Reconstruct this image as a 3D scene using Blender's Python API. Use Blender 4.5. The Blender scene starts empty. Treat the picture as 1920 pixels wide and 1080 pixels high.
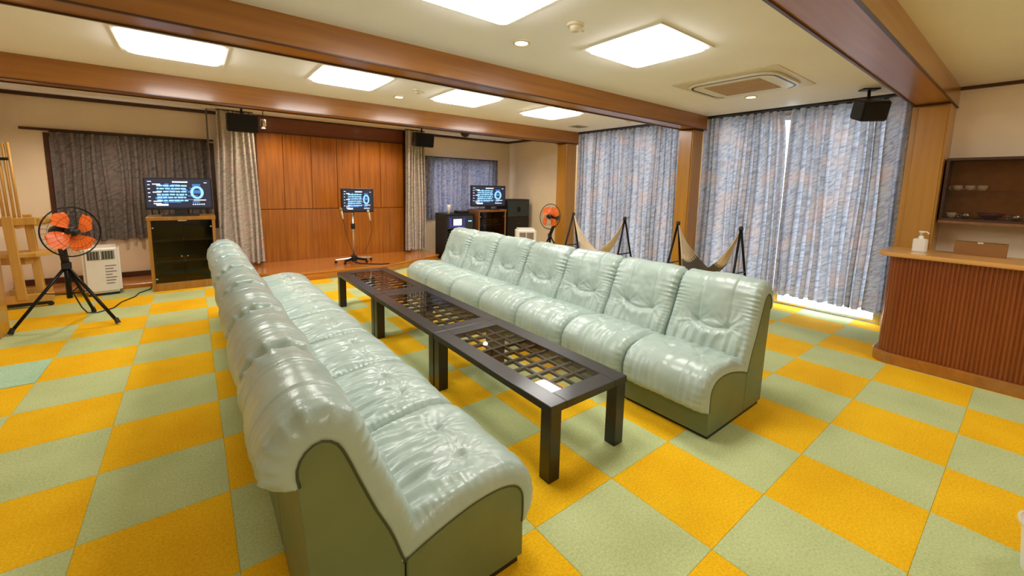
import bpy, bmesh, math, random
from mathutils import Vector, Matrix, noise
C = bpy.context.scene.collection
SC = bpy.context.scene
PI = math.pi
random.seed(7)

# ------------------------------------------------------------------ camera, world, exposure
H = 1.4231
FPX, CX, CY = 768.21, 960.0, 446.84
YAW, PITCH, ROLL = 0.6625, 0.1254, -0.0205
fw = Vector((math.sin(YAW)*math.cos(PITCH), math.cos(YAW)*math.cos(PITCH), -math.sin(PITCH)))
rt = Vector((math.cos(YAW), -math.sin(YAW), 0))
dn = fw.cross(rt)
r2 = rt*math.cos(ROLL) + dn*math.sin(ROLL)
d2 = -rt*math.sin(ROLL) + dn*math.cos(ROLL)
cam = bpy.data.cameras.new('camera'); camo = bpy.data.objects.new('camera', cam); C.objects.link(camo)
camo.matrix_world = Matrix(((r2.x, -d2.x, -fw.x, 0), (r2.y, -d2.y, -fw.y, 0), (r2.z, -d2.z, -fw.z, H), (0, 0, 0, 1)))
cam.sensor_fit = 'HORIZONTAL'; cam.sensor_width = 36.0
cam.lens = FPX/1920*36.0
cam.shift_x = 0.0
cam.shift_y = -(540-CY)/1920
cam.clip_start = 0.05
SC.camera = camo

w = bpy.data.worlds.new('daylight'); SC.world = w; w.use_nodes = True
bg = w.node_tree.nodes['Background']
bg.inputs[0].default_value = (0.86, 0.92, 1.0, 1); bg.inputs[1].default_value = 9.0
SC.view_settings.view_transform = 'Standard'; SC.view_settings.look = 'None'
SC.view_settings.gamma = 1.0; SC.view_settings.use_curve_mapping = False
SC.view_settings.exposure = 0.0
LAMP = 19.5          # emission of the square ceiling lamps
SPOT = 12.0         # emission of the small round downlights

# ------------------------------------------------------------------ materials
def lin(c):
    return tuple(((x/255)/12.92 if x/255 <= .04045 else ((x/255+.055)/1.055)**2.4) for x in c)
def newmat(name):
    m = bpy.data.materials.new(name); m.use_nodes = True
    nt = m.node_tree
    return m, nt, nt.nodes['Principled BSDF'], nt.nodes['Material Output']
def N(nt, typ, **kw):
    n = nt.nodes.new(typ)
    for k, v in kw.items():
        if k in n.inputs: n.inputs[k].default_value = v
        else: setattr(n, k, v)
    return n
def L(nt, a, ao, b, bi): nt.links.new(a.outputs[ao], b.inputs[bi])
def ramp(nt, stops):
    r = nt.nodes.new('ShaderNodeValToRGB'); e = r.color_ramp.elements
    while len(e) < len(stops): e.new(0.5)
    for i, (p, c) in enumerate(stops): e[i].position = p; e[i].color = (*c, 1)
    return r
def plain(name, c, rough=.5, metal=0, var=.06, scale=12, bump=0, bscale=80, coat=0, spec=.5):
    """solid colour with a soft mottling of the surface itself"""
    m, nt, b, o = newmat(name); c = lin(c)
    tc = N(nt, 'ShaderNodeTexCoord'); n = N(nt, 'ShaderNodeTexNoise', Scale=scale, Detail=3.0)
    L(nt, tc, 'Object', n, 'Vector')
    r = ramp(nt, [(.3, tuple(x*(1-var) for x in c)), (.7, tuple(min(1, x*(1+var)) for x in c))])
    L(nt, n, 'Fac', r, 'Fac'); L(nt, r, 'Color', b, 'Base Color')
    b.inputs['Roughness'].default_value = rough; b.inputs['Metallic'].default_value = metal
    b.inputs['Coat Weight'].default_value = coat; b.inputs['Specular IOR Level'].default_value = spec
    if bump:
        n2 = N(nt, 'ShaderNodeTexNoise', Scale=bscale, Detail=4.0); L(nt, tc, 'Object', n2, 'Vector')
        bm = N(nt, 'ShaderNodeBump', Strength=bump, Distance=.01); L(nt, n2, 'Fac', bm, 'Height'); L(nt, bm, 'Normal', b, 'Normal')
    return m
def wood(name, c1, c2, rough=.35, stretch=(1, 1, .06), scale=18, coat=.3, bump=.04):
    m, nt, b, o = newmat(name)
    tc = N(nt, 'ShaderNodeTexCoord'); mp = N(nt, 'ShaderNodeMapping'); mp.inputs['Scale'].default_value = stretch
    L(nt, tc, 'Object', mp, 'Vector')
    n = N(nt, 'ShaderNodeTexNoise', Scale=scale, Detail=6.0, Roughness=.6, Distortion=.6); L(nt, mp, 'Vector', n, 'Vector')
    r = ramp(nt, [(.3, lin(c1)), (.7, lin(c2))]); L(nt, n, 'Fac', r, 'Fac'); L(nt, r, 'Color', b, 'Base Color')
    b.inputs['Roughness'].default_value = rough; b.inputs['Coat Weight'].default_value = coat; b.inputs['Coat Roughness'].default_value = .15
    bm = N(nt, 'ShaderNodeBump', Strength=bump, Distance=.01); L(nt, n, 'Fac', bm, 'Height'); L(nt, bm, 'Normal', b, 'Normal')
    return m
def emit(name, c, s):
    m, nt, b, o = newmat(name)
    b.inputs['Base Color'].default_value = (.02, .02, .02, 1)
    b.inputs['Emission Color'].default_value = (*lin(c), 1); b.inputs['Emission Strength'].default_value = s
    return m
def glass(name, tint, amount=.25, rough=.02):
    m, nt, b, o = newmat(name)
    t = N(nt, 'ShaderNodeBsdfTransparent'); t.inputs[0].default_value = (*tint, 1)
    g = N(nt, 'ShaderNodeBsdfGlossy', Roughness=rough)
    fr = N(nt, 'ShaderNodeFresnel', IOR=1.5); mx = N(nt, 'ShaderNodeMixShader')
    ad0 = N(nt, 'ShaderNodeMath', operation='MULTIPLY'); ad0.inputs[1].default_value = amount*4
    ge = N(nt, 'ShaderNodeNewGeometry'); inv = N(nt, 'ShaderNodeMath', operation='SUBTRACT'); inv.inputs[0].default_value = 1.0
    L(nt, ge, 'Backfacing', inv, 1)                      # the pane reflects once, on its outer face
    ad = N(nt, 'ShaderNodeMath', operation='MULTIPLY'); L(nt, ad0, 0, ad, 0); L(nt, inv, 0, ad, 1)
    L(nt, fr, 'Fac', ad0, 0); L(nt, ad, 0, mx, 0); L(nt, t, 0, mx, 1); L(nt, g, 0, mx, 2); L(nt, mx, 0, o, 'Surface')
    return m
def carpet(name, c, var):
    m, nt, b, o = newmat(name); c = lin(c); v = lin(var)
    tc = N(nt, 'ShaderNodeTexCoord'); g = N(nt, 'ShaderNodeNewGeometry')
    n = N(nt, 'ShaderNodeTexNoise', Scale=95.0, Detail=4.0, Roughness=.75); L(nt, g, 'Position', n, 'Vector')
    n2 = N(nt, 'ShaderNodeTexNoise', Scale=3.0, Detail=2.0); L(nt, g, 'Position', n2, 'Vector')
    mix = N(nt, 'ShaderNodeMath', operation='ADD'); m3 = N(nt, 'ShaderNodeMath', operation='MULTIPLY'); m3.inputs[1].default_value = .35
    L(nt, n2, 'Fac', m3, 0); L(nt, n, 'Fac', mix, 0); L(nt, m3, 0, mix, 1)
    r = ramp(nt, [(.45, v), (.85, c)]); L(nt, mix, 0, r, 'Fac'); L(nt, r, 'Color', b, 'Base Color')
    b.inputs['Roughness'].default_value = .95; b.inputs['Specular IOR Level'].default_value = .15
    bm = N(nt, 'ShaderNodeBump', Strength=.55, Distance=.006); L(nt, n, 'Fac', bm, 'Height'); L(nt, bm, 'Normal', b, 'Normal')
    return m
def leather(name, c, c2, rough=.36):
    m, nt, b, o = newmat(name)
    tc = N(nt, 'ShaderNodeTexCoord')
    n = N(nt, 'ShaderNodeTexNoise', Scale=5.0, Detail=4.0); L(nt, tc, 'Object', n, 'Vector')
    r = ramp(nt, [(.3, lin(c2)), (.65, lin(c))]); L(nt, n, 'Fac', r, 'Fac'); L(nt, r, 'Color', b, 'Base Color')
    b.inputs['Roughness'].default_value = rough; b.inputs['Coat Weight'].default_value = .15; b.inputs['Coat Roughness'].default_value = .25
    v = N(nt, 'ShaderNodeTexVoronoi', Scale=160.0); L(nt, tc, 'Object', v, 'Vector')
    n3 = N(nt, 'ShaderNodeTexNoise', Scale=16.0, Detail=5.0, Distortion=1.2); L(nt, tc, 'Object', n3, 'Vector')
    b1 = N(nt, 'ShaderNodeBump', Strength=.10, Distance=.003); L(nt, v, 'Distance', b1, 'Height')
    b2 = N(nt, 'ShaderNodeBump', Strength=.12, Distance=.01); L(nt, n3, 'Fac', b2, 'Height'); L(nt, b1, 'Normal', b2, 'Normal')
    L(nt, b2, 'Normal', b, 'Normal')
    return m
def curtain_mat(name, base, dark, pink, trans, flip=False):
    """woven fabric with short diagonal brush strokes; UV in metres"""
    m, nt, b, o = newmat(name)
    uv = N(nt, 'ShaderNodeUVMap')
    mp = N(nt, 'ShaderNodeMapping'); mp0 = N(nt, 'ShaderNodeMapping'); mp0.inputs['Rotation'].default_value = (0, 0, -.72 if not flip else .72)
    L(nt, uv, 'UV', mp0, 'Vector'); mp.inputs['Scale'].default_value = (13, 46, 1); L(nt, mp0, 'Vector', mp, 'Vector')
    n = N(nt, 'ShaderNodeTexNoise', Scale=1.0, Detail=5.0, Roughness=.65, Distortion=.8); L(nt, mp, 'Vector', n, 'Vector')
    r = ramp(nt, [(.34, lin(dark)), (.58, lin(base))]); L(nt, n, 'Fac', r, 'Fac')
    n2 = N(nt, 'ShaderNodeTexNoise', Scale=3.5, Detail=2.0); L(nt, uv, 'UV', n2, 'Vector')
    r2_ = ramp(nt, [(.48, (0, 0, 0)), (.72, (1, 1, 1))]); L(nt, n2, 'Fac', r2_, 'Fac')
    mx = N(nt, 'ShaderNodeMixRGB'); mx.inputs[2].default_value = (*lin(pink), 1)
    mm = N(nt, 'ShaderNodeMath', operation='MULTIPLY'); mm.inputs[1].default_value = .6
    L(nt, r2_, 'Color', mm, 0); L(nt, mm, 0, mx, 0); L(nt, r, 'Color', mx, 1)
    L(nt, mx, 0, b, 'Base Color'); b.inputs['Roughness'].default_value = .9
    tr = N(nt, 'ShaderNodeBsdfTranslucent'); L(nt, mx, 0, tr, 0)
    ms = N(nt, 'ShaderNodeMixShader'); ms.inputs[0].default_value = trans
    L(nt, b, 0, ms, 1); L(nt, tr, 0, ms, 2); L(nt, ms, 0, o, 'Surface')
    return m

M = {}
M['yellow'] = carpet('carpet_yellow', (248, 202, 34), (222, 160, 10))
M['green'] = carpet('carpet_green', (204, 214, 160), (168, 182, 122))
M['teal'] = carpet('carpet_teal', (186, 220, 188), (150, 190, 156))
M['under'] = plain('floor_underlay', (120, 115, 70), .95)
M['wall'] = plain('wallpaper', (240, 222, 194), .7, var=.03, scale=3, bump=.12, bscale=220)
M['ceil'] = plain('ceiling_board', (248, 246, 244), .75, var=.02, scale=2, bump=.08, bscale=160)
M['beam'] = wood('beam_wood', (150, 94, 36), (174, 116, 50), .3, (.05, 1, 1), 14, .45)
M['col'] = wood('column_wood', (176, 122, 40), (194, 140, 52), .32, (1, 1, .05), 16, .45)
M['trim'] = wood('dark_trim', (58, 28, 14), (80, 42, 22), .4, (.05, .05, 1), 14, .2)
M['panel'] = wood('stage_panel_wood', (138, 76, 12), (186, 112, 28), .3, (1, 1, .04), 26, .5, .03)
M['panel_dark'] = wood('panel_dark_wood', (104, 50, 28), (122, 62, 36), .3, (.06, 1, 1), 18, .4)
M['stage'] = wood('stage_floor_wood', (176, 106, 38), (200, 130, 54), .22, (.06, 1, 1), 18, .6)
M['counter'] = wood('counter_wood', (126, 60, 22), (146, 76, 30), .35, (1, 1, .05), 20, .3)
M['ctop'] = wood('counter_top_wood', (204, 150, 82), (222, 170, 100), .3, (1, .05, 1), 14, .5)
M['cab'] = wood('cabinet_wood', (150, 104, 36), (172, 124, 50), .35, (1, 1, .06), 20, .3)
M['cab2'] = wood('cabinet_wood_brown', (128, 84, 48), (152, 104, 62), .4, (1, 1, .06), 20, .2)
M['pine'] = wood('pine_wood', (196, 148, 66), (220, 174, 92), .5, (1, 1, .1), 14, .1)
M['table'] = wood('table_black_wood', (12, 9, 10), (19, 15, 16), .42, (1, .05, 1), 26, .35, .02)
M['tglass'] = glass('smoked_glass', (.88, .87, .84), .30, .015)
M['clear'] = glass('clear_glass', (.93, .96, .97), .25, .01)
M['dglass'] = glass('cabinet_glass', (.76, .70, .64), .2, .02)
M['leather'] = leather('mint_leather', (172, 190, 182), (160, 179, 171), .28)
M['vinyl'] = leather('green_vinyl', (108, 120, 80), (100, 112, 72), .5)
M['piping_shade'] = plain('green_piping_shade', (62, 68, 44), .45)  # welt colour darkened to paint in the shade of the rim gap
M['black'] = plain('black_plastic', (22, 22, 24), .45, var=.1)
M['blackm'] = plain('black_metal', (26, 25, 26), .35, .6, var=.1)
M['darkroom'] = plain('cabinet_dark_inside', (30, 22, 16), .7)
M['slate'] = plain('dark_slate_panel', (44, 56, 60), .5)
M['tvglass'] = glass('dark_door_glass', (.50, .46, .42), .25, .02)
M['white'] = plain('white_plastic', (232, 230, 222), .4, var=.02)
M['cream'] = plain('cream_plastic', (222, 212, 186), .45, var=.02)
M['gill'] = plain('grey_louvre', (146, 140, 128), .6)
M['chrome'] = plain('chrome_metal', (214, 208, 200), .25, .9, var=.03)
M['orange'] = plain('orange_blade', (250, 118, 46), .35, var=.04)
M['rope'] = plain('cream_rope', (224, 204, 172), .9, var=.1, scale=60, bump=.4, bscale=150)
M['net'] = plain('grey_canvas', (104, 98, 84), .9, var=.15, scale=60, bump=.3, bscale=120)
M['beigegr'] = plain('beige_grille', (198, 168, 132), .6)
M['greytxt'] = plain('grey_print', (120, 116, 130), .7)
M['purple'] = plain('purple_glass', (96, 40, 84), .2)
M['box'] = wood('brown_box', (126, 84, 36), (150, 104, 50), .6, (1, .1, 1), 16, .05)
M['lamp'] = emit('lamp_diffuser', (255, 251, 246), LAMP)
M['spot'] = emit('downlight_glow', (255, 226, 190), SPOT)
M['scr_navy'] = emit('screen_navy', (14, 26, 52), 1.2)
M['scr_white'] = emit('screen_white', (236, 242, 255), 1.9)
M['scr_cyan'] = emit('screen_cyan', (140, 196, 240), 1.7)
M['scr_blue'] = emit('screen_blue', (60, 110, 170), 1.6)
M['scr_violet'] = emit('screen_violet', (84, 60, 190), 1.2)
M['red_led'] = emit('pink_light', (255, 200, 180), 2.0)
M['curt_day'] = curtain_mat('curtain_sheer_blue', (178, 178, 182), (120, 122, 136), (198, 170, 156), .21, True)
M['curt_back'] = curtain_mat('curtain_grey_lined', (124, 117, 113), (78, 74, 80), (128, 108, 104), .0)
M['curt_mid'] = curtain_mat('curtain_grey_blue', (150, 152, 172), (80, 82, 104), (150, 140, 150), .12)
M['curt_stage'] = curtain_mat('curtain_stage_beige', (204, 195, 184), (152, 146, 142), (206, 180, 176), .0)

# ------------------------------------------------------------------ mesh helpers
def obj(name, bm, mat, parent=None, smooth=False, bev=0, seg=1):
    bmesh.ops.remove_doubles(bm, verts=bm.verts, dist=1e-6)
    bmesh.ops.recalc_face_normals(bm, faces=bm.faces)
    if bev:
        ed = [e for e in bm.edges if len(e.link_faces) == 2 and e.calc_face_angle(0) > .5]
        bmesh.ops.bevel(bm, geom=ed, offset=bev, segments=seg, affect='EDGES', clamp_overlap=True)
    me = bpy.data.meshes.new(name); bm.to_mesh(me); bm.free()
    if smooth:
        for p in me.polygons: p.use_smooth = True
    me.materials.append(M[mat] if isinstance(mat, str) else mat)
    o = bpy.data.objects.new(name, me); C.objects.link(o)
    if parent: o.parent = parent
    return o
def tag(o, label, cat, group=None, kind=None):
    o['label'] = label; o['category'] = cat
    if group: o['group'] = group
    if kind: o['kind'] = kind
    return o
def thing(name, label, cat, loc=(0, 0, 0), rz=0, group=None):
    o = bpy.data.objects.new(name, None); C.objects.link(o); o.location = loc; o.rotation_euler = (0, 0, rz)
    o.empty_display_size = .05
    return tag(o, label, cat, group)
def struct(name, bm, mat, parent=None, **k):
    o = obj(name, bm, mat, parent, **k)
    if not parent: o['kind'] = 'structure'
    return o
def structe(name):
    o = bpy.data.objects.new(name, None); C.objects.link(o); o['kind'] = 'structure'; return o
def B(): return bmesh.new()
def box(bm, x0, x1, y0, y1, z0, z1):
    v = [bm.verts.new(p) for p in ((x0, y0, z0), (x1, y0, z0), (x1, y1, z0), (x0, y1, z0), (x0, y0, z1), (x1, y0, z1), (x1, y1, z1), (x0, y1, z1))]
    for f in ((0, 3, 2, 1), (4, 5, 6, 7), (0, 1, 5, 4), (1, 2, 6, 5), (2, 3, 7, 6), (3, 0, 4, 7)): bm.faces.new([v[i] for i in f])
    return bm
def bx(*a): return box(B(), *a)
def tube(bm, pts, r, n=10, cap=True):
    """swept round tube; r is a number or one radius per point"""
    pts = [Vector(p) for p in pts]; rr = r if isinstance(r, (list, tuple)) else [r]*len(pts)
    rings = []; up = None
    for i, p in enumerate(pts):
        t = (pts[min(i+1, len(pts)-1)] - pts[max(i-1, 0)]).normalized()
        if up is None: up = Vector((0, 0, 1)) if abs(t.z) < .9 else Vector((1, 0, 0))
        a = (up - t*up.dot(t)).normalized(); b = t.cross(a); up = a
        rings.append([bm.verts.new(p + (a*math.cos(2*PI*k/n) + b*math.sin(2*PI*k/n))*rr[i]) for k in range(n)])
    for i in range(len(rings)-1):
        for k in range(n): bm.faces.new((rings[i][k], rings[i][(k+1) % n], rings[i+1][(k+1) % n], rings[i+1][k]))
    if cap: bm.faces.new(rings[0][::-1]); bm.faces.new(rings[-1])
    return bm
def lathe(bm, prof, origin=(0, 0, 0), axis=(0, 0, 1), n=24):
    """prof: (radius, height) pairs, closed at both ends"""
    ax = Vector(axis).normalized(); a = ax.orthogonal().normalized(); b = ax.cross(a); o = Vector(origin)
    rings = [[bm.verts.new(o + ax*h + (a*math.cos(2*PI*k/n) + b*math.sin(2*PI*k/n))*max(r, 1e-4)) for k in range(n)] for r, h in prof]
    for i in range(len(rings)-1):
        for k in range(n): bm.faces.new((rings[i][k], rings[i][(k+1) % n], rings[i+1][(k+1) % n], rings[i+1][k]))
    bm.faces.new(rings[0][::-1]); bm.faces.new(rings[-1])
    return bm
def prism(bm, poly, z0, z1, plane='xy'):
    """extrude a polygon; plane 'xy' along z, 'xz' along y"""
    f = (lambda p, h: (p[0], p[1], h)) if plane == 'xy' else (lambda p, h: (p[0], h, p[1]))
    a = [bm.verts.new(f(p, z0)) for p in poly]; b = [bm.verts.new(f(p, z1)) for p in poly]; n = len(poly)
    bm.faces.new(a[::-1]); bm.faces.new(b)
    for i in range(n): bm.faces.new((a[i], a[(i+1) % n], b[(i+1) % n], b[i]))
    return bm
def copy_tree(o, parent=None):
    c = o.copy(); C.objects.link(c)
    if parent: c.parent = parent
    for ch in list(o.children): copy_tree(ch, c)
    return c

# ------------------------------------------------------------------ dimensions of the room
XL, XR, YB, YF, ZC = -1.82, 5.87, 7.75, -2.6, 2.45
X0, Y0, T = 1.5565, 0.6538, 0.5

# floor: underlay plus carpet squares
fl = bx(XL-.1, XR+.1, YF-.1, YB+.1, -.12, -.006)
floor = struct('floor', fl, 'under')
def project(X, Y, Z):
    q = Vector((X, Y, Z-H)); zf = q.dot(fw)
    if zf < .05: return None
    return (CX+FPX*q.dot(r2)/zf, CY+FPX*q.dot(d2)/zf)
def tile_mesh(mat):
    bm = bx(.0004, T-.0004, .0004, T-.0004, -.006, .0)
    o = obj('carpet_tile', bm, mat, floor, bev=.0012)
    return o
protos = {}
cnt = 0
def in_view(x0, x1, y0, y1):
    ps = []
    for a in range(6):
        for b in range(6):
            p = project(x0+(x1-x0)*a/5, y0+(y1-y0)*b/5, 0)
            if p and -40 < p[0] < 1960 and -40 < p[1] < 1120: return True
    return False
unseen = {'yellow': B(), 'green': B()}
for i in range(-8, 9):
    for j in range(-8, 15):
        x, y = X0+i*T, Y0+j*T
        xa, xb, ya, yb = max(x, XL), min(x+T, XR), max(y, YF), min(y+T, YB)
        if xb-xa < .03 or yb-ya < .03: continue
        mat = 'yellow' if (i+j) % 2 == 0 else 'green'
        if (i, j) == (-6, 7): mat = 'teal'
        full = xb-xa > T-.001 and yb-ya > T-.001
        if in_view(xa, xb, ya, yb):
            cnt += 1
            if full and mat != 'teal':
                if mat not in protos:
                    o = tile_mesh(mat); o.location = (x, y, 0); protos[mat] = o
                else:
                    o = protos[mat].copy(); C.objects.link(o); o.location = (x, y, 0)
            else:
                o = obj('carpet_tile', bx(xa+.0004, xb-.0004, ya+.0004, yb-.0004, -.006, .004 if mat == 'teal' else 0), mat, floor, bev=.0012)
        else:
            box(unseen[mat if mat != 'teal' else 'green'], xa, xb, ya, yb, -.006, -.0005)
print('carpet tiles', cnt)
for k, bm in unseen.items():
    o = obj('carpet_' + k, bm, k, floor); o['kind'] = 'stuff'

struct('ceiling', bx(XL-.1, XR+.1, YF-.1, YB+.1, ZC, ZC+.1), 'ceil')
struct('wall_left', bx(XL-.1, XL, YF-.1, YB+.1, -.02, ZC), 'wall')
struct('wall_front', bx(XL, XR, YF-.1, YF, -.02, ZC), 'wall')
# back wall with two window openings
def wall_with_holes(name, fixed, a0, a1, holes, axis):
    bm = B()
    def put(p0, p1, z0, z1):
        if p1-p0 > 1e-4 and z1-z0 > 1e-4:
            if axis == 'x': box(bm, p0, p1, fixed, fixed+.12, z0, z1)
            else: box(bm, fixed, fixed+.12, p0, p1, z0, z1)
    cur = a0
    for (h0, h1, z0, z1) in sorted(holes):
        put(cur, h0, -.02, ZC); put(h0, h1, -.02, z0); put(h0, h1, z1, ZC); cur = h1
    put(cur, a1, -.02, ZC)
    return struct(name, bm, 'wall')
wall_with_holes('wall_back', YB, XL, XR, [(-1.43, .30, .70, 1.98), (3.85, 5.5, .8, 1.98)], 'x')
wall_with_holes('wall_right', XR, YF, YB, [(.95, 3.02, .0, 2.38), (3.34, 5.44, .0, 2.38)], 'y')
def window(n, axis, fixed, a0, a1, z0, z1, panes, frame='trim', fwid=.05):
    root = structe('window_%d' % n)
    bm = B()
    def put(b, p0, p1, q0, q1, d0, d1):
        if axis == 'x': box(b, p0, p1, fixed+d0, fixed+d1, q0, q1)
        else: box(b, fixed+d0, fixed+d1, p0, p1, q0, q1)
    put(bm, a0, a0+fwid, z0, z1, -.01, .1); put(bm, a1-fwid, a1, z0, z1, -.01, .1)
    put(bm, a0+fwid, a1-fwid, z0, z0+fwid*.8, -.01, .1); put(bm, a0+fwid, a1-fwid, z1-fwid, z1, -.01, .1)
    obj('window_frame', bm, frame, root)
    wd = (a1-a0-2*fwid)/panes
    for k in range(panes):
        p0 = a0+fwid+k*wd
        s = B(); put(s, p0, p0+.03, z0+fwid*.8, z1-fwid, .03, .06); put(s, p0+wd-.03, p0+wd, z0+fwid*.8, z1-fwid, .03, .06)
        put(s, p0+.03, p0+wd-.03, z0+fwid*.8, z0+fwid*.8+.03, .03, .06); put(s, p0+.03, p0+wd-.03, z1-fwid-.04, z1-fwid, .03, .06)
        sash = obj('sash', s, 'chrome', root)
        g = B(); put(g, p0+.03, p0+wd-.03, z0+fwid*.8+.03, z1-fwid-.04, .042, .048); obj('pane', g, 'clear', sash)
window(1, 'y', XR, .95, 3.02, -.02, 2.38, 2, 'chrome', .03)
window(2, 'y', XR, 3.34, 5.44, -.02, 2.38, 2, 'chrome', .03)
window(3, 'x', YB, -1.43, .30, .70, 1.98, 2)
window(4, 'x', YB, 3.85, 5.5, .8, 1.98, 2)

# beams and columns
ends = (XL, XR)
for n, (y0, y1, zb) in enumerate([(5.43, 5.66, 2.245), (2.98, 3.22, 2.268), (.59, .85, 2.27)]):
    bm = bx(XL, XR, y0, y1, zb, ZC); o = struct('trim_%d' % (n+1), bm, 'beam')
    # thin lip along the lower edges
    obj('beam_edge_lip', bx(XL, XR, y0-.004, y0+.012, zb-.010, zb), 'trim', o)
    obj('beam_edge_lip', bx(XL, XR, y1-.012, y1+.004, zb-.010, zb), 'trim', o)
for n, (y0, y1, zt) in enumerate([(5.48, 5.73, 2.235), (3.05, 3.26, 2.258), (.60, .86, 2.26)]):
    bm = bx(5.52, XR, y0, y1, 0, zt); o = struct('trim_%d' % (n+4), bm, 'col', bev=.004)
    # raised face board with a thin shadow gap round it
    obj('column_face_board', bx(5.508, 5.52, y0+.015, y1-.045, .02, zt-.012), 'col', o, bev=.003)
    obj('column_head', bx(5.50, XR, y0-.008, y1+.008, zt-.004, zt+.006), 'trim', o)
struct('trim_7', bx(XL, -1.40, 5.48, 5.70, 0, 2.235), 'col', bev=.006)
# ceiling cornices
struct('trim_8', bx(XL, XR, YB-.03, YB, 2.405, ZC), 'trim')
struct('trim_9', bx(XR-.03, XR, 5.73, YB, 2.405, ZC), 'trim')
struct('trim_10', bx(XR-.03, XR, YF, .60, 2.42, ZC), 'trim')
# curtain head rails on the ceiling of the two window bays
struct('trim_11', bx(5.74, 5.86, .86, 3.02, 2.425, ZC), 'black')
struct('trim_12', bx(5.74, 5.86, 3.26, 5.45, 2.425, ZC), 'black')
# picture rail above the left window
struct('trim_13', bx(-1.62, .30, YB-.03, YB, 2.0, 2.03), 'trim')
# low wooden border along the back wall, left of the stage
struct('baseboard_back', bx(XL, .18, 7.18, YB, 0, .055), 'stage', bev=.004)
struct('baseboard_back_left', bx(XL, .18, 7.72, YB, .055, .13), 'trim')
struct('baseboard_right', bx(XR-.02, XR, 5.73, YB, 0, .08), 'trim')
struct('baseboard_near', bx(XR-.02, XR, YF, .60, 0, .08), 'trim')

# ------------------------------------------------------------------ stage and its panelling
SZ = .12
poly = [(.18, YB-.001), (.18, 7.2), (1.0, 6.47), (2.45, 6.42), (3.62, 6.92), (3.62, YB-.001)]
st = struct('stage', prism(B(), poly, 0, SZ-.02), 'stage')
st['kind'] = 'structure'
def off(p, q, d):   # step nosing: slightly overhanging top board
    return p
top = [(.18, YB-.001), (.18, 7.18), (.99, 6.45), (2.455, 6.40), (3.64, 6.90), (3.64, YB-.001)]
obj('stage_top', prism(B(), top, SZ-.022, SZ), 'stage', st, bev=.004)
pw = structe('wall_stage'); pw.location = (0, 0, 0)
obj('panel_backing', bx(.74, 3.40, 7.64, YB, SZ, 2.45), 'trim', pw)
xs = [.84, 1.20, 1.62, 2.03, 2.42, 2.80, 3.24]
for a, b in zip(xs[:-1], xs[1:]):
    obj('wood_panel', bx(a+.003, b-.003, 7.618, 7.64, .985, 2.19), 'panel', pw, bev=.003)
    # shallow vertical battens inside each panel
obj('lower_panel', bx(.84, 3.24, 7.612, 7.64, SZ, .975), 'panel', pw, bev=.003)
obj('top_panel', bx(.84, 3.24, 7.60, 7.64, 2.205, 2.43), 'panel_dark', pw, bev=.003)
obj('panel_ledge', bx(.82, 3.26, 7.585, 7.64, 2.19, 2.207), 'trim', pw)
for x0 in (.81, 3.24): obj('side_post', bx(x0, x0+.03, 7.59, 7.64, SZ, 2.43), 'trim', pw)

# ------------------------------------------------------------------ curtains
def curtain(label, p0, p1, z0, z1, n, amp, mat, cat='curtain', flare=0.0, seed=0, group=None, wav=.02, lean=(0, 0)):
    rnd = random.Random(seed)
    p0, p1 = Vector(p0), Vector(p1); d = p1-p0; Ln = d.length; t = d/Ln; nn = Vector((-t.y, t.x))
    nu = n*14; nv = 26
    wob = [rnd.uniform(-.35, .35) for _ in range(n+2)]; am = [rnd.uniform(.7, 1.25) for _ in range(n+2)]
    me = bpy.data.meshes.new('curtain_cloth'); V = []; F = []; UV = []
    arc = [0]
    for i in range(nu+1):
        s = i/nu
        for j in range(nv+1):
            h = j/nv; z = z0+(z1-z0)*h
            k = s*n; ki = int(min(k, n-1)); f = k-ki
            ph = 2*PI*(k + wob[ki]*(1-f) + wob[ki+1]*f)
            A = amp*(am[ki]*(1-f)+am[ki+1]*f)*(.75+.35*(1-h))
            o_ = A*(2*abs(math.sin(ph*.5))**.75-1) + .18*A*math.sin(2.1*ph+1.3+2*(1-h))
            sh = .3*A*math.sin(2*ph) + .012*math.sin(5*(1-h)+ki)
            sh *= min(1, min(s, 1-s)*9)
            x = s*Ln+sh + flare*(1-h)*(s-.5) + lean[0]*(h**7)*max(0, 1-s*4) + lean[1]*(h**7)*max(0, 1-(1-s)*4)
            P_ = p0 + t*x + nn*o_
            zz = z + (1-h)*wav*math.sin(ph*.5+seed)*.5
            V.append((P_.x, P_.y, zz)); UV.append((s*Ln*1.35, z))
    for i in range(nu):
        for j in range(nv):
            a = i*(nv+1)+j; F.append((a, a+nv+1, a+nv+2, a+1))
    me.from_pydata(V, [], F); me.update()
    ul = me.uv_layers.new(name='UVMap')
    for p in me.polygons:
        p.use_smooth = True
        for li in p.loop_indices: ul.data[li].uv = UV[me.loops[li].vertex_index]
    me.materials.append(M[mat])
    root = thing('curtain', label, cat, (0, 0, 0), 0, group)
    o = bpy.data.objects.new('curtain_cloth', me); C.objects.link(o); o.parent = root
    # gathered heading tape with hooks
    hb = B(); q0, q1 = p0, p1
    box(hb, min(q0.x, q1.x)-.006, max(q0.x, q1.x)+.006, min(q0.y, q1.y)-.006, max(q0.y, q1.y)+.006, z1-.004, z1+.012)
    obj('curtain_rail', hb, 'black', root)
    return root
XC = 5.775
curtain('long pale blue patterned curtain left of the bright gap, nearer window', (XC, 1.972), (XC, 3.045), .15, 2.41, 11, .050, 'curt_day', seed=1, lean=(.075, 0))
curtain('long pale blue patterned curtain right of the bright gap, behind the counter', (XC, .88), (XC, 1.979), .15, 2.41, 12, .050, 'curt_day', seed=2, lean=(0, -.01))
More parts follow.
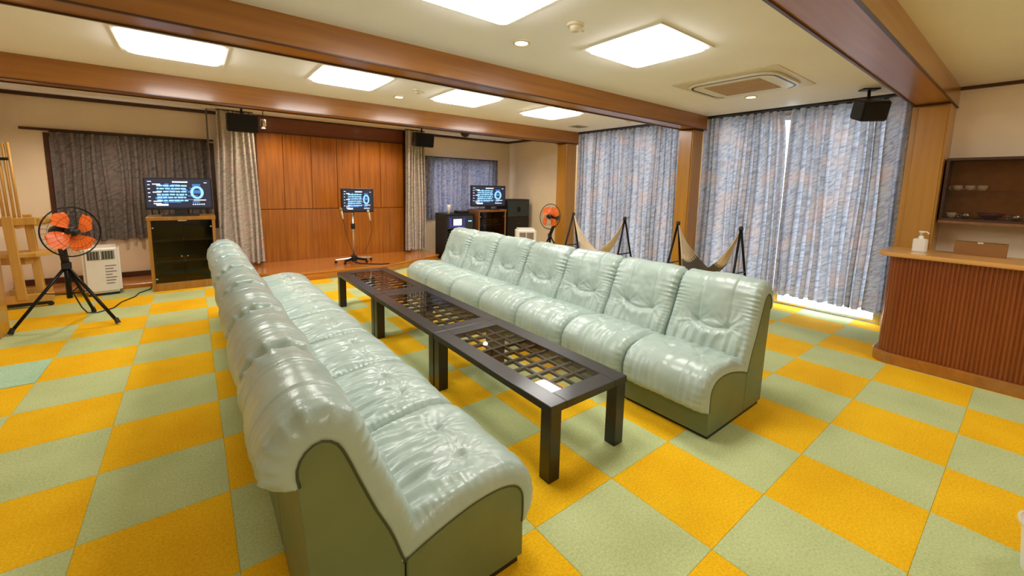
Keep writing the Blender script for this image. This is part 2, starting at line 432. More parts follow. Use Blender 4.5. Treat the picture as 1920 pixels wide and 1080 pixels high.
curtain('long pale blue curtain of the farther window, beside the far column', (XC, 4.35), (XC, 5.46), .10, 2.41, 11, .046, 'curt_day', seed=3)
curtain('long pale blue curtain of the farther window, beside the middle column', (XC, 3.27), (XC, 4.36), .10, 2.41, 11, .046, 'curt_day', seed=4)
curtain('short dark grey patterned curtain behind the left television, left half', (-1.36, YB-.07), (-.465, YB-.07), .60, 1.99, 9, .034, 'curt_back', flare=.0, seed=5, wav=.04)
curtain('short dark grey patterned curtain directly behind the left television', (-.478, YB-.07), (.24, YB-.07), .60, 1.99, 8, .03, 'curt_back', seed=6)
curtain('short blue grey curtain behind the right television', (3.68, YB-.07), (5.53, YB-.07), .72, 1.99, 16, .030, 'curt_mid', seed=7)
curtain('full height beige grey curtain at the left edge of the stage', (.34, 7.38), (.78, 7.38), .17, 2.43, 6, .040, 'curt_stage', flare=.14, seed=8)
curtain('full height beige grey curtain at the right edge of the stage', (3.19, 7.38), (3.58, 7.38), .17, 2.43, 6, .04, 'curt_stage', flare=.03, seed=9)
# dark side return of the left stage curtain
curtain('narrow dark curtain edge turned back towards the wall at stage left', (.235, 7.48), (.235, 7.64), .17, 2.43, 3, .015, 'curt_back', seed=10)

# ------------------------------------------------------------------ ceiling fittings
def rrect(hx, hy, r, n=5):
    out = []
    for cx_, cy_, a0 in ((hx-r, hy-r, 0), (-hx+r, hy-r, PI/2), (-hx+r, -hy+r, PI), (hx-r, -hy+r, 3*PI/2)):
        for k in range(n+1): out.append((cx_+r*math.cos(a0+k*PI/2/n), cy_+r*math.sin(a0+k*PI/2/n)))
    return out
def lamp(x, y, label):
    r = thing('ceiling_lamp', label, 'lamp', (x, y, ZC), 0, 'square ceiling lamps')
    h = .335
    bm = B(); 
    for a in ((-h, h, -h, -h+.025), (-h, h, h-.025, h), (-h, -h+.025, -h+.025, h-.025), (h-.025, h, -h+.025, h-.025)): box(bm, a[0], a[1], a[2], a[3], -.012, 0)
    obj('lamp_frame', bm, 'white', r)
    # cushion-shaped diffuser standing proud of the ceiling
    dm = B(); q = h-.03; prof_ = [(q, -.002, .05), (q, -.016, .05), (q-.010, -.030, .045), (q-.035, -.040, .04), (q-.09, -.045, .03)]
    rings = [[dm.verts.new((x, y, z)) for x, y in rrect(a, a, c)] for a, z, c in prof_]; m_ = len(rings[0])
    for i_ in range(len(rings)-1):
        for k_ in range(m_): dm.faces.new((rings[i_][k_], rings[i_][(k_+1) % m_], rings[i_+1][(k_+1) % m_], rings[i_+1][k_]))
    dm.faces.new(rings[0]); dm.faces.new(rings[-1])
    obj('diffuser', dm, 'lamp', r)
lamp(2.68, 1.89, 'square ceiling lamp beside the ceiling air conditioner')
lamp(1.31, 1.89, 'square ceiling lamp cut off by the top edge of the picture')
lamp(-.04, 4.28, 'square ceiling lamp over the left fan side, leftmost between the beams')
lamp(1.30, 4.28, 'second square ceiling lamp from the left between the two far beams')
lamp(2.62, 4.28, 'third square ceiling lamp from the left between the two far beams')
lamp(3.98, 4.28, 'rightmost square ceiling lamp between the two far beams')
lamp(4.05, -.95, 'square ceiling lamp over the counter side, behind the viewer')
lamp(.2, -1.6, 'square ceiling lamp behind the viewer, over the room entrance side')
def downlight(x, y, label, watt=0):
    r = thing('downlight', label, 'light', (x, y, ZC), 0, None)
    obj('light_ring', lathe(B(), [(.062, 0), (.062, -.008), (.048, -.010), (.046, -.004)]), 'cream', r, smooth=False)
    obj('bulb_face', lathe(B(), [(.044, -.0045), (.044, -.0075)]), 'spot', r)
    if watt:
        ld = bpy.data.lights.new('downlight_beam', 'SPOT'); ld.energy = watt; ld.color = (1, .80, .58); ld.spot_size = 2.5; ld.spot_blend = .6; ld.shadow_soft_size = .04
        lo = bpy.data.objects.new('downlight_beam', ld); C.objects.link(lo); lo.parent = r; lo.location = (0, 0, -.02)
downlight(1.93, 2.41, 'small round downlight in the ceiling left of the smoke detector')
downlight(4.88, 2.07, 'small round downlight in front of the air conditioner grille')
downlight(2.00, 4.79, 'small round downlight between the two far beams')
downlight(1.07, 6.95, 'small round downlight over the left of the stage', 55)
downlight(2.58, 6.95, 'small round downlight over the middle of the stage', 55)
downlight(-.75, 6.6, 'small round downlight added unseen to brighten the left television side', 65)  # added lamp, no known fitting; lifts the dim back wall on the left
downlight(4.35, 6.35, 'small round downlight added unseen to brighten the karaoke rack side', 65)  # added fill lamp for the far right side, no fitting known there
downlight(4.9, -.6, 'small round downlight over the counter, outside the picture')
def detector(x, y, label):
    r = thing('smoke_detector', label, 'detector', (x, y, ZC))
    obj('detector_base', lathe(B(), [(.055, 0), (.055, -.012), (.05, -.016)]), 'cream', r, smooth=False)
    obj('detector_head', lathe(B(), [(.036, -.016), (.036, -.034), (.022, -.045)]), 'cream', r, smooth=False)
    obj('bracket', bx(.03, .075, -.006, .006, -.03, -.018), 'cream', r)
detector(1.98, 1.93, 'cream smoke detector between the two nearest ceiling lamps')
detector(2.01, 4.30, 'cream smoke detector between the two far beams')
detector(5.2, 3.9, 'pale disc fitting on the ceiling near the far curtains')
# cassette air conditioner
ac = thing('air_conditioner', 'white ceiling cassette air conditioner with beige grille', 'air conditioner', (4.27, 1.9, ZC))
obj('ceiling_frame', prism(B(), [(x, y) for x, y in rrect(.47, .47, .02)], -.008, 0), 'cream', ac)
obj('housing', prism(B(), rrect(.38, .41, .17), -.03, -.008), 'white', ac, bev=.005)
# dark air slots round the housing, as a curved dark band
sl = B(); pr_ = rrect(.355, .385, .15); pr2 = rrect(.335, .365, .135)
n_ = len(pr_)
for k in range(n_):
    if 0 <= (k % 6) < 6:
        a, b = pr_[k], pr_[(k+1) % n_]; c, d = pr2[(k+1) % n_], pr2[k]
        if a[0] < .25 or abs(a[1]) > .3:
            vs = [sl.verts.new((p[0], p[1], -.0312)) for p in (a, b, c, d)]; vs2 = [sl.verts.new((p[0], p[1], -.0295)) for p in (a, b, c, d)]
            sl.faces.new(vs[::-1]); sl.faces.new(vs2)
            for q in range(4): sl.faces.new((vs[q], vs[(q+1) % 4], vs2[(q+1) % 4], vs2[q]))
obj('air_slot', sl, 'black', ac)
obj('grille_panel', bx(-.25, .25, -.25, .25, -.033, -.03), 'beigegr', ac)
for k in range(12): obj('grille_slat', bx(-.245+k*.0415, -.245+k*.0415+.02, -.25, .25, -.037, -.033), 'beigegr', ac)
vt = thing('ceiling_vent', 'small dark slotted vent in the ceiling by the far curtain', 'vent', (5.19, 4.90, ZC))
obj('vent_plate', bx(-.14, .14, -.12, .12, -.006, 0), 'cream', vt)
for k in range(4): obj('vent_slat', bx(-.12, .12, -.09+k*.05, -.065+k*.05, -.012, -.006), 'gill', vt)

def speaker(label, loc, rz, tilt, sx, sy, sz, hang):
    r = thing('speaker', label, 'speaker', loc, rz)
    bm = bx(-sx/2, sx/2, -sy/2, sy/2, -sz/2, sz/2); bmesh.ops.rotate(bm, verts=bm.verts, matrix=Matrix.Rotation(tilt, 3, 'X'), cent=(0, 0, 0))
    obj('speaker_body', bm, 'black', r, bev=.012, seg=2)
    g = bx(-sx/2+.015, sx/2-.015, -sy/2-.008, -sy/2+.002, -sz/2+.015, sz/2-.015); bmesh.ops.rotate(g, verts=g.verts, matrix=Matrix.Rotation(tilt, 3, 'X'), cent=(0, 0, 0))
    obj('speaker_grille', g, 'blackm', r, bev=.004)
    t = B(); tube(t, [(0, sy*.2, sz*.35), (0, sy*.25, hang-.01)], .014, 8); obj('hanger', t, 'blackm', r)
    obj('mount_plate', bx(-.07, .07, sy*.25-.05, sy*.25+.05, hang-.012, hang), 'blackm', r)
    return r
s1 = speaker('black box speaker hanging at the left end of the stage', (.60, 6.80, 2.21), 0, .15, .36, .2, .24, ZC-2.21)
speaker('black box speaker hanging at the right end of the stage', (3.27, 6.80, 2.21), 0, .15, .34, .2, .24, ZC-2.21)
speaker('black tilted speaker hanging before the near curtains', (5.30, 1.13, 2.24), -.9, .3, .22, .22, .19, ZC-2.24)
sp = thing('ceiling_speaker', 'small dark round camera under the ceiling right of the stage', 'camera', (3.95, 6.5, ZC))
obj('camera_dome', lathe(B(), [(.06, 0), (.085, -.02), (.085, -.09), (.06, -.14), (.01, -.16)]), 'black', sp, smooth=True)
obj('camera_arm', bx(-.02, .14, -.02, .02, -.05, -.02), 'black', sp)
lt = thing('stage_spotlight', 'small chrome spotlight beside the left hanging speaker', 'light', (.86, 6.9, 2.28))
obj('spot_can', lathe(B(), [(.02, -.10), (.035, -.07), (.035, 0), (.03, .02)]), 'chrome', lt, smooth=True)
obj('spot_lens', lathe(B(), [(.028, -.108), (.02, -.10)]), 'red_led', lt)
t_ = B(); tube(t_, [(0, 0, .02), (0, 0, ZC-2.28)], .006, 6); obj('spot_stem', t_, 'black', lt)
hk = B(); tube(hk, [(-.55, 6.6, ZC), (-.53, 6.6, ZC-.05), (-.49, 6.6, ZC-.075), (-.46, 6.6, ZC-.05)], .006, 6)
tag(obj('ceiling_hook', hk, 'chrome'), 'thin bent metal hook under the ceiling above the left curtain', 'hook')
hc = thing('hook_row', 'row of pale curtain hooks left of the hanging stage speaker', 'hooks', (.1, 7.0, ZC))
for k in range(5):
    t_ = B(); tube(t_, [(k*.05, 0, 0), (k*.05+.01, 0, -.04), (k*.05+.03, 0, -.05), (k*.05+.03, 0, -.02)], .006, 6); obj('hook', t_, 'cream', hc)

# ------------------------------------------------------------------ sofas
WD = .577
OV = -.0025     # narrow dark gap between neighbouring cushions
def catmull(P, per=8):
    out = []
    for i in range(len(P)-1):
        p0 = P[max(i-1, 0)]; p1 = P[i]; p2 = P[i+1]; p3 = P[min(i+2, len(P)-1)]
        for k in range(per):
            t = k/per
            out.append(tuple(.5*((2*p1[q]) + (-p0[q]+p2[q])*t + (2*p0[q]-5*p1[q]+4*p2[q]-p3[q])*t*t + (-p0[q]+3*p1[q]-3*p2[q]+p3[q])*t**3) for q in (0, 1)))
    out.append(P[-1]); return out
SEAT = [(-.005, .165), (-.008, .22), (-.002, .29), (.035, .338), (.11, .362), (.22, .360), (.33, .338), (.42, .312), (.485, .288)]
BACK = [(.462, .285), (.500, .40), (.545, .50), (.588, .61), (.622, .70), (.648, .748), (.69, .772), (.73, .762), (.758, .73), (.768, .69), (.762, .65)]
def resample(P, n):
    d = [0]
    for a, b in zip(P[:-1], P[1:]): d.append(d[-1]+math.hypot(b[0]-a[0], b[1]-a[1]))
    out = []
    for k in range(n+1):
        s = d[-1]*k/n; i = 0
        while i < len(d)-2 and d[i+1] < s: i += 1
        f = (s-d[i])/max(1e-9, d[i+1]-d[i]); out.append((P[i][0]+(P[i+1][0]-P[i][0])*f, P[i][1]+(P[i+1][1]-P[i][1])*f))
    return out, d[-1]
def sstep(x): x = max(0, min(1, x)); return x*x*(3-2*x)
def cushion(kind, sgn, seed):
    prof, Lp = resample(catmull(SEAT if kind == 'seat' else BACK), 92 if kind == 'seat' else 124)
    n = len(prof)-1; nw = 88
    rnd = random.Random(seed); ph = [rnd.uniform(0, 6.3) for _ in range(12)]
    Tk = .060 if kind == 'seat' else .062
    nor = []
    for i in range(n+1):
        a, b = prof[max(i-1, 0)], prof[min(i+1, n)]; dx, dz = b[0]-a[0], b[1]-a[1]; l = math.hypot(dx, dz); nor.append((-dz/l, dx/l))
    tufts = [(.29+rnd.uniform(-.015, .015)), (.65+rnd.uniform(-.015, .015))]
    st_ = .50 if kind == 'seat' else .33          # where along the profile the buttons sit
    st_ += rnd.uniform(-.012, .012)
    seams = (tufts[0], tufts[1])
    V = []; F = []
    for i in range(n+1):
        s = i/n; sm = s*Lp
        for j in range(nw+1):
            # finer columns near both rims
            u = j/nw; w_ = .5-.5*math.cos(PI*u)*(.55)-.5*(1-2*u)*.45
            w_ = max(0, min(1, w_)); y = w_*WD; yo = -OV+w_*(WD+2*OV)
            e = min(w_, 1-w_)*WD; es = min(sm, Lp-sm)
            pe = (1-(1-min(1, e/(.050 if kind == 'seat' else .044)))**2.2)**.5; ps = (1-(1-min(1, es/.055))**2.2)**.5
            hgt = Tk*pe*ps
            hgt *= 1 + .10*math.sin(PI*w_)
            dsp = 0
            q = Vector((sm*7+seed*3.1, y*7, seed*1.7))
            dsp += .009*(noise.noise(q)) + .002*noise.noise(q*3.3)
            for kx, tw in enumerate(tufts):
                dy = y-tw*WD; ds = sm-st_*Lp
                r = math.hypot(dy, ds); th = math.atan2(dy, ds)
                dsp -= (.013 if kind == 'seat' else .018)*math.exp(-(r/.024)**2) + (.008 if kind == 'seat' else .016)*math.exp(-(r/.085)**2)
                wr = .9-1.8*abs(math.sin(4.5*th+ph[kx]+1.4*math.sin(2*th+ph[kx+2])))**.6 + .5*math.sin(15*th+ph[kx+4])
                dsp += .0052*wr*math.exp(-r/.085)*(1-math.exp(-(r/.035)**2))
            # crease pulled between the two buttons
            tm = (w_-tufts[0])/(tufts[1]-tufts[0])
            if -.35 < tm < 1.35:
                bow = (.030 if kind == 'back' else .012)*(1-(2*tm-1)**2)
                dc = sm-(st_*Lp-bow)
                fade = sstep((tm+.35)/.35)*sstep((1.35-tm)/.35)
                dsp -= (.011 if kind == 'back' else .006)*fade*math.exp(-(dc/.013)**2)
                if kind == 'back': dsp += .012*fade*math.exp(-((dc+.045)/.032)**2) - .008*fade*math.exp(-((dc-.05)/.06)**2)
            # stitched seams running the length of the cushion
            for tw in seams: dsp -= .0045*math.exp(-((y-tw*WD)/.0045)**2)
            # gathers along both rims and at the ends of the profile
            gf = 1-2*abs(math.sin(sm*PI/.030+1.6*math.sin(sm*11+ph[6])+ph[7]))**.7
            dsp += (.0045 if kind == 'seat' else .0028+.0105*sstep((s-.42)/.1))*gf*math.exp(-e/.038)*(.4+.6*ps)
            g2 = math.sin(y*2*PI/.050+2.6*math.sin(y*17+ph[8])+ph[9]+sm*6)
            if kind == 'seat':
                dsp += .0058*g2*math.exp(-(Lp-sm)/.13) + .0030*g2*math.exp(-sm/.11)
                # long soft wrinkles from the back of the seat towards the buttons
                dsp += .0040*math.sin(y*2*PI/.085+ph[10]+3*math.sin(sm*7))*sstep((sm/Lp-.45)/.2)
            else:
                dsp += .0045*g2*math.exp(-sm/.14) + .0035*g2*math.exp(-(Lp-sm)/.06)
                dsp += .0042*math.sin(y*2*PI/.07+ph[10]+3*math.sin(sm*9))*sstep((.34-s)/.12)*pe
            hgt += dsp*min(1, pe*1.15)*min(1, ps*1.2)
            if kind == 'back': hgt *= 1+.10*sstep((s-.62)/.15)
            x = prof[i][0]+nor[i][0]*hgt; z = prof[i][1]+nor[i][1]*hgt
            V.append((sgn*x, yo, z))
    for i in range(n):
        for j in range(nw):
            a = i*(nw+1)+j; F.append((a, a+1, a+nw+2, a+nw+1))
    # closed underside on the body surface, a little inside it
    base = len(V)
    for i in range(n+1):
        for j in (0, nw): V.append((sgn*(prof[i][0]-nor[i][0]*.012), -OV if j == 0 else WD+OV, prof[i][1]-nor[i][1]*.012))
    for i in range(n):
        b0 = base+2*i; F.append((b0, b0+2, b0+3, b0+1))
        F.append((i*(nw+1), (i+1)*(nw+1), b0+2, b0)); F.append((i*(nw+1)+nw, b0+1, b0+3, (i+1)*(nw+1)+nw))
    F.append(tuple([j for j in range(nw+1)]+[base+1, base])); F.append(tuple([n*(nw+1)+j for j in range(nw, -1, -1)]+[base+2*n, base+2*n+1]))
    bm = B(); vs = [bm.verts.new(v) for v in V]
    for f in F: bm.faces.new([vs[k] for k in f])
    return bm
def sofa_module(sgn, seed):
    r = thing('sofa_module', 'x', 'sofa', (0, 0, 0))
    e = .004
    sb = [(0, .022), (.466, .022), (.466, .298), (.40, .315), (.30, .342), (.20, .357), (.11, .357), (.045, .335), (.006, .29), (0, .25)]
    obj('seat_base', prism(B(), [(sgn*a, b) for a, b in sb], e, WD-e, 'xz'), 'vinyl', r, bev=.004)
    bb = [(.472, .022), (.725, .022), (.735, .35), (.755, .66), (.755, .71), (.73, .755), (.69, .768), (.652, .745), (.625, .695), (.59, .605), (.548, .50), (.503, .40), (.472, .30)]
    obj('back_base', prism(B(), [(sgn*a, b) for a, b in bb], e, WD-e, 'xz'), 'vinyl', r, bev=.004)
    pl = bx(min(sgn*.02, sgn*.70), max(sgn*.02, sgn*.70), .01, WD-.01, 0, .022); obj('plinth', pl, 'black', r)
    for kind, P_ in (('seat', SEAT), ('back', BACK)):
        for yy in (.0045, WD-.0045):
            q_, _l = resample(catmull(P_), 26)
            pp = []
            for i_ in range(len(q_)):
                a_, b_ = q_[max(i_-1, 0)], q_[min(i_+1, len(q_)-1)]; dx_, dz_ = b_[0]-a_[0], b_[1]-a_[1]; l_ = math.hypot(dx_, dz_)
                pp.append((sgn*(q_[i_][0]+dz_/l_*.013), yy, q_[i_][1]-dx_/l_*.013))
            obj('piping_rim_shade', tube(B(), pp, .0045, 6), 'piping_shade', r, smooth=True)  # rim welt, drawn dark in place of the shaded gap below the cushion
    obj('seat_cushion', cushion('seat', sgn, seed), 'leather', r, smooth=True)
    obj('backrest_cushion', cushion('back', sgn, seed+50), 'leather', r, smooth=True)
    return r
ordn = ['nearest', 'second', 'third', 'fourth', 'fifth', 'sixth', 'farthest']
for sgn, xf, y0, side, seeds in ((-1, .92, 1.07, 'left row backing onto the fans', (3, 11, 19)), (1, 2.24, 1.02, 'right row, facing the black tables', (5, 14, 23))):
    ps = [sofa_module(sgn, s) for s in seeds]
    for k in range(7):
        o = ps[k] if k < 3 else copy_tree(ps[(0, 1, 2, 1, 0, 2, 1)[k]])
        o.location = (xf, y0+k*WD, 0)
        o['label'] = '%s mint green leather seat unit, %s' % (ordn[k], side)
        o['category'] = 'sofa'; o['group'] = 'mint sofa units of the %s row' % side.split()[0]

# ------------------------------------------------------------------ coffee tables
def coffee_table():
    r = thing('coffee_table', 'x', 'table', (0, 0, 0))
    W_, L_, h = .575, 1.195, .40
    rx, ry, t = .105, .105, .04
    for a in ((0, rx, 0, L_), (W_-rx, W_, 0, L_)): obj('side_rail', bx(a[0], a[1], a[2], a[3], h-t, h), 'table', r, bev=.003)
    for a in ((rx, W_-rx, 0, ry), (rx, W_-rx, L_-ry, L_)): obj('end_rail', bx(a[0], a[1], a[2], a[3], h-t, h), 'table', r, bev=.002)
    obj('glass_inset', bx(rx+.001, W_-rx-.001, ry+.001, L_-ry-.001, h-.009, h-.003), 'tglass', r)
    nx, ny = 4, 9; cw = (W_-2*rx)/nx; cl = (L_-2*ry)/ny
    for k in range(1, nx): obj('grid_bar', bx(rx+k*cw-.009, rx+k*cw+.009, ry, L_-ry, h-.028, h-.014), 'table', r)
    for k in range(1, ny): obj('grid_bar', bx(rx, W_-rx, ry+k*cl-.011, ry+k*cl+.011, h-.030, h-.012), 'table', r)
    for k in (0, 1):
        for q in (0, 1):
            x = .004 if k == 0 else W_-.004-.072; y = .004 if q == 0 else L_-.004-.072
            obj('leg', bx(x, x+.072, y, y+.072, 0, h-t+.001), 'table', r, bev=.003)
    return r
t0 = coffee_table()
for k, nm in enumerate(('nearest of the three black wooden low tables with lattice glass tops', 'middle one of the three black wooden low tables with lattice glass tops', 'farthest of the three black wooden low tables, by the stage')):
    o = t0 if k == 0 else copy_tree(t0)
    o.location = (1.268, 1.300+k*1.200, 0); o['label'] = nm; o['category'] = 'table'; o['group'] = 'black lattice low tables'

# ------------------------------------------------------------------ fans
def fan(label, base, feet, hub, R, aim, neck, rot=.55):
    """base: centre column xy; feet: three floor points; hub: centre of the blades; aim: direction of the axis"""
    r = thing('standing_fan', label, 'fan', (base[0], base[1], 0))
    off_ = Vector((base[0], base[1], 0)); hub = Vector(hub)-off_; aim = Vector(aim).normalized()
    apex = Vector((0, 0, neck))
    for f in feet:
        f = Vector((f[0], f[1], 0))-off_
        t = B(); tube(t, [apex+(f-apex)*.03, f+Vector((0, 0, .02))], .014, 8); lg = obj('leg', t, 'blackm', r, smooth=True)
        t = B(); tube(t, [f+Vector((0, 0, .034))+(apex-f)*.05, f+Vector((0, 0, .012))], [.017, .021], 8); obj('rubber_foot', t, 'black', lg)
        t = B(); tube(t, [Vector((0, 0, neck-.28)), apex+(f-apex)*.42], .006, 6); obj('brace', t, 'blackm', r)
    t = B(); tube(t, [(0, 0, neck-.32), (0, 0, neck+.02)], .022, 12); obj('pole', t, 'blackm', r, smooth=True)
    t = B(); tube(t, [(0, 0, neck-.03), (0, 0, neck+.03)], .036, 12); obj('collar', t, 'black', r)
    back = hub-aim*.16
    t = B(); tube(t, [(0, 0, neck), Vector((0, 0, neck))*.3+back*.7+Vector((0, 0, -.05)), back], [.028, .03, .034], 12); obj('neck', t, 'black', r, smooth=True)
    t = B(); lathe(t, [(.03, -.02), (.065, 0), (.07, .05), (.06, .12), (.03, .135)], hub-aim*.19, aim, 18); obj('motor', t, 'black', r, smooth=True)
    a = aim.orthogonal().normalized()
    a = (Vector((0, 0, 1))-aim*aim.z).normalized(); b = aim.cross(a)
    t = B(); lathe(t, [(.03, -.03), (.045, -.02), (.045, .02), (.03, .035)], hub, aim, 18); obj('hub', t, 'black', r, smooth=True)
    for k in range(4):
        th0 = k*PI/2+rot
        bm = B(); nr, na = 9, 9; grid = []
        for i in range(nr+1):
            rr = .035+(R*.90-.035)*i/nr; wdt = math.radians(24+46*math.sin(PI*min(1, (i/nr)**.75*.74+.08)))*(1 if i < nr-1 else (.94 if i < nr else .78))
            row = []
            for j in range(na+1):
                q = j/na-.5; th = th0+wdt*q+.25*i/nr
                rj = rr-(.03*(2*q)**2 if i == nr else 0)
                row.append(bm.verts.new(hub + (a*math.cos(th)+b*math.sin(th))*rj + aim*(q*.075*(1-.35*i/nr))))
            grid.append(row)
        for i in range(nr):
            for j in range(na): bm.faces.new((grid[i][j], grid[i+1][j], grid[i+1][j+1], grid[i][j+1]))
        bmesh.ops.solidify(bm, geom=bm.faces[:], thickness=.003)
        obj('blade', bm, 'orange', r, smooth=True)
    def ring(rad, offs, rt_):
        t = B(); pts = [hub+(a*math.cos(x)+b*math.sin(x))*rad+aim*offs for x in [2*PI*k/48 for k in range(49)]]
        tube(t, pts, rt_, 6, cap=False); return t
    obj('cage_rim', ring(R, 0, .0065), 'blackm', r, smooth=True)
    cg = B()
    for sd in (1, -1):
        for rad, o_ in ((R*.66, .05), (R*.33, .068)):
            pts = [hub+(a*math.cos(x)+b*math.sin(x))*rad+aim*o_*sd for x in [2*PI*k/40 for k in range(41)]]
            tube(cg, pts, .0016, 4, cap=False)
        for k in range(28):
            x = 2*PI*k/28; d_ = a*math.cos(x)+b*math.sin(x)
            tube(cg, [hub+d_*R, hub+d_*R*.66+aim*.05*sd, hub+d_*R*.33+aim*.068*sd, hub+d_*.03+aim*.072*sd], .0009, 4, cap=False)
    o = obj('cage_wires', cg, 'blackm', r); o['kind'] = 'stuff'
    t = B(); lathe(t, [(.022, .069), (.024, .076), (.012, .080)], hub, aim, 16); obj('cage_badge', t, 'black', r)
    return r
fan('black tripod fan with orange blades beside the pine frame', (-1.0, 5.70), [(-.65, 5.44), (-1.37, 5.56), (-.90, 6.06)], (-.93, 5.64, .91), .235, (.66, -.75, .06), .58, .35)
fan('smaller tripod fan with orange blades near the far column', (4.97, 5.28), [(4.75, 5.05), (5.28, 5.15), (4.98, 5.62)], (4.90, 5.22, .92), .22, (-.95, -.14, .12), .58)
cb = B(); tube(cb, [(-1.0, 5.75, .35), (-.97, 5.95, .1), (-.95, 6.05, .012), (-.87, 6.02, .008), (-.76, 6.14, .008), (-.72, 6.4, .008), (-.62, 6.62, .008), (-.60, 6.8, .008), (-.50, 6.98, .008), (-.50, 7.15, .008)], .006, 6)
tag(obj('power_cord', cb, 'black', smooth=True), 'black power cord running from the left fan to the television cabinet', 'cord')

# ------------------------------------------------------------------ portable air coolers
def cooler(label, loc, rz, W_, D_, H_, sign):
    r = thing('air_cooler', label, 'appliance', loc, rz)
    obj('cooler_body', bx(-W_/2, W_/2, -D_/2, D_/2, .03, H_), 'white', r, bev=.03, seg=3)
    obj('louvre_recess', bx(-W_*.36, W_*.36, -D_/2-.003, -D_/2+.01, H_*.74, H_*.92), 'gill', r)
    for k in range(9): obj('louvre', bx(-W_*.34+k*W_*.077, -W_*.34+k*W_*.077+.010, -D_/2-.012, -D_/2-.003, H_*.75, H_*.91), 'white' if k in (4,) else ('slate' if sign else 'cab2'), r)
    for k, w_ in enumerate((.30, .22, .30, .18, .30, .26, .22)[:7]):
        obj('printed_line', bx(W_*.08, W_*(.08+w_), -D_/2-.0015, -D_/2-.0002, H_*(.60-k*.06), H_*(.60-k*.06)+.012), 'greytxt', r) if sign else None
    obj('foot_rail', bx(-W_/2+.03, W_/2-.03, -D_/2+.03, D_/2-.03, 0, .03), 'black', r)
    return r
cooler('white portable cooler with louvres behind the left fan', (-.93, 7.03, 0), .10, .33, .28, .60, True)
cooler('white portable cooler with a beige louvre behind the right sofa row', (4.52, 5.42, 0), -.55, .34, .30, .715, False)

# ------------------------------------------------------------------ televisions and cabinets
def screen_art(root, W_, H_, y):
    """karaoke menu: rows of short text strokes, a round emblem right, blue clouds"""
    rnd = random.Random(4)
    def q(b, x, z, w_, h_, d=0): box(b, -W_/2+x*W_, -W_/2+(x+w_)*W_, y-.0012-d, y-.0006-d, -H_/2+z*H_, -H_/2+(z+h_)*H_)
    bl, cy, wh = B(), B(), B()
    for k in range(40):
        q(bl, rnd.uniform(.12, .78), rnd.uniform(.1, .8), rnd.uniform(.05, .16), rnd.uniform(.02, .07))
    for row in range(6):
        x = .16
        while x < .60:
            w_ = rnd.uniform(.03, .09); q(cy, x, .74-row*.105, w_, .055, .0003); x += w_+rnd.uniform(.008, .02)
    for a in range(20):
        th = a/20*2*PI; q(cy, .76+.085*math.cos(th), .50+.2*math.sin(th), .045, .06, .0003)
    for z in (.80, .52, .20, .12): q(wh, .10, z, .12, .03, .0006)
    q(wh, .14, .06, .18, .06, .0006); q(wh, .40, .88, .24, .045, .0006); q(wh, .03, .9, .06, .02, .0006); q(wh, .90, .88, .05, .02, .0006)
    for k in range(5): q(wh, .03, .22+k*.14, .035, .025, .0006)
    q(wh, .72, .24, .2, .03, .0006)
    for k in range(6): q(wh, .70+k*.035, .08, .02, .04, .0006)
    for b, m, nme in ((bl, 'scr_blue', 'screen_shapes'), (cy, 'scr_cyan', 'screen_lines'), (wh, 'scr_white', 'screen_captions')):
        o = obj(nme, b, m, root); o['kind'] = 'stuff'
def tv(label, loc, rz, W_, H_, zc, stand=True, depth=.05):
    r = thing('television', label, 'television', loc, rz)
    obj('tv_body', bx(-W_/2, W_/2, -depth/2, depth/2, zc-H_/2, zc+H_/2), 'black', r, bev=.006)
    s = obj('screen', bx(-W_/2+.018, W_/2-.018, -depth/2-.002, -depth/2+.004, zc-H_/2+.028, zc+H_/2-.018), 'scr_navy', r)
    tmp = bpy.data.objects.new('screen_picture', None); C.objects.link(tmp)
    # the printed picture hangs on the screen
    bpy.data.objects.remove(tmp)
    WW, HH = W_-.04, H_-.05
    rnd_root = s
    before = set(o.name for o in C.objects)
    screen_art(s, WW, HH, -depth/2-.002)
    for o in s.children:
        for v in o.data.vertices: v.co.z += zc+.005
    if stand:
        obj('tv_neck', bx(-.06, .06, -.02, .03, loc[2] and 0 or 0, zc-H_/2+.01), 'black', r)
        obj('tv_foot', bx(-W_*.28, W_*.28, -.09, .10, 0, .014), 'black', r, bev=.004)
    return r
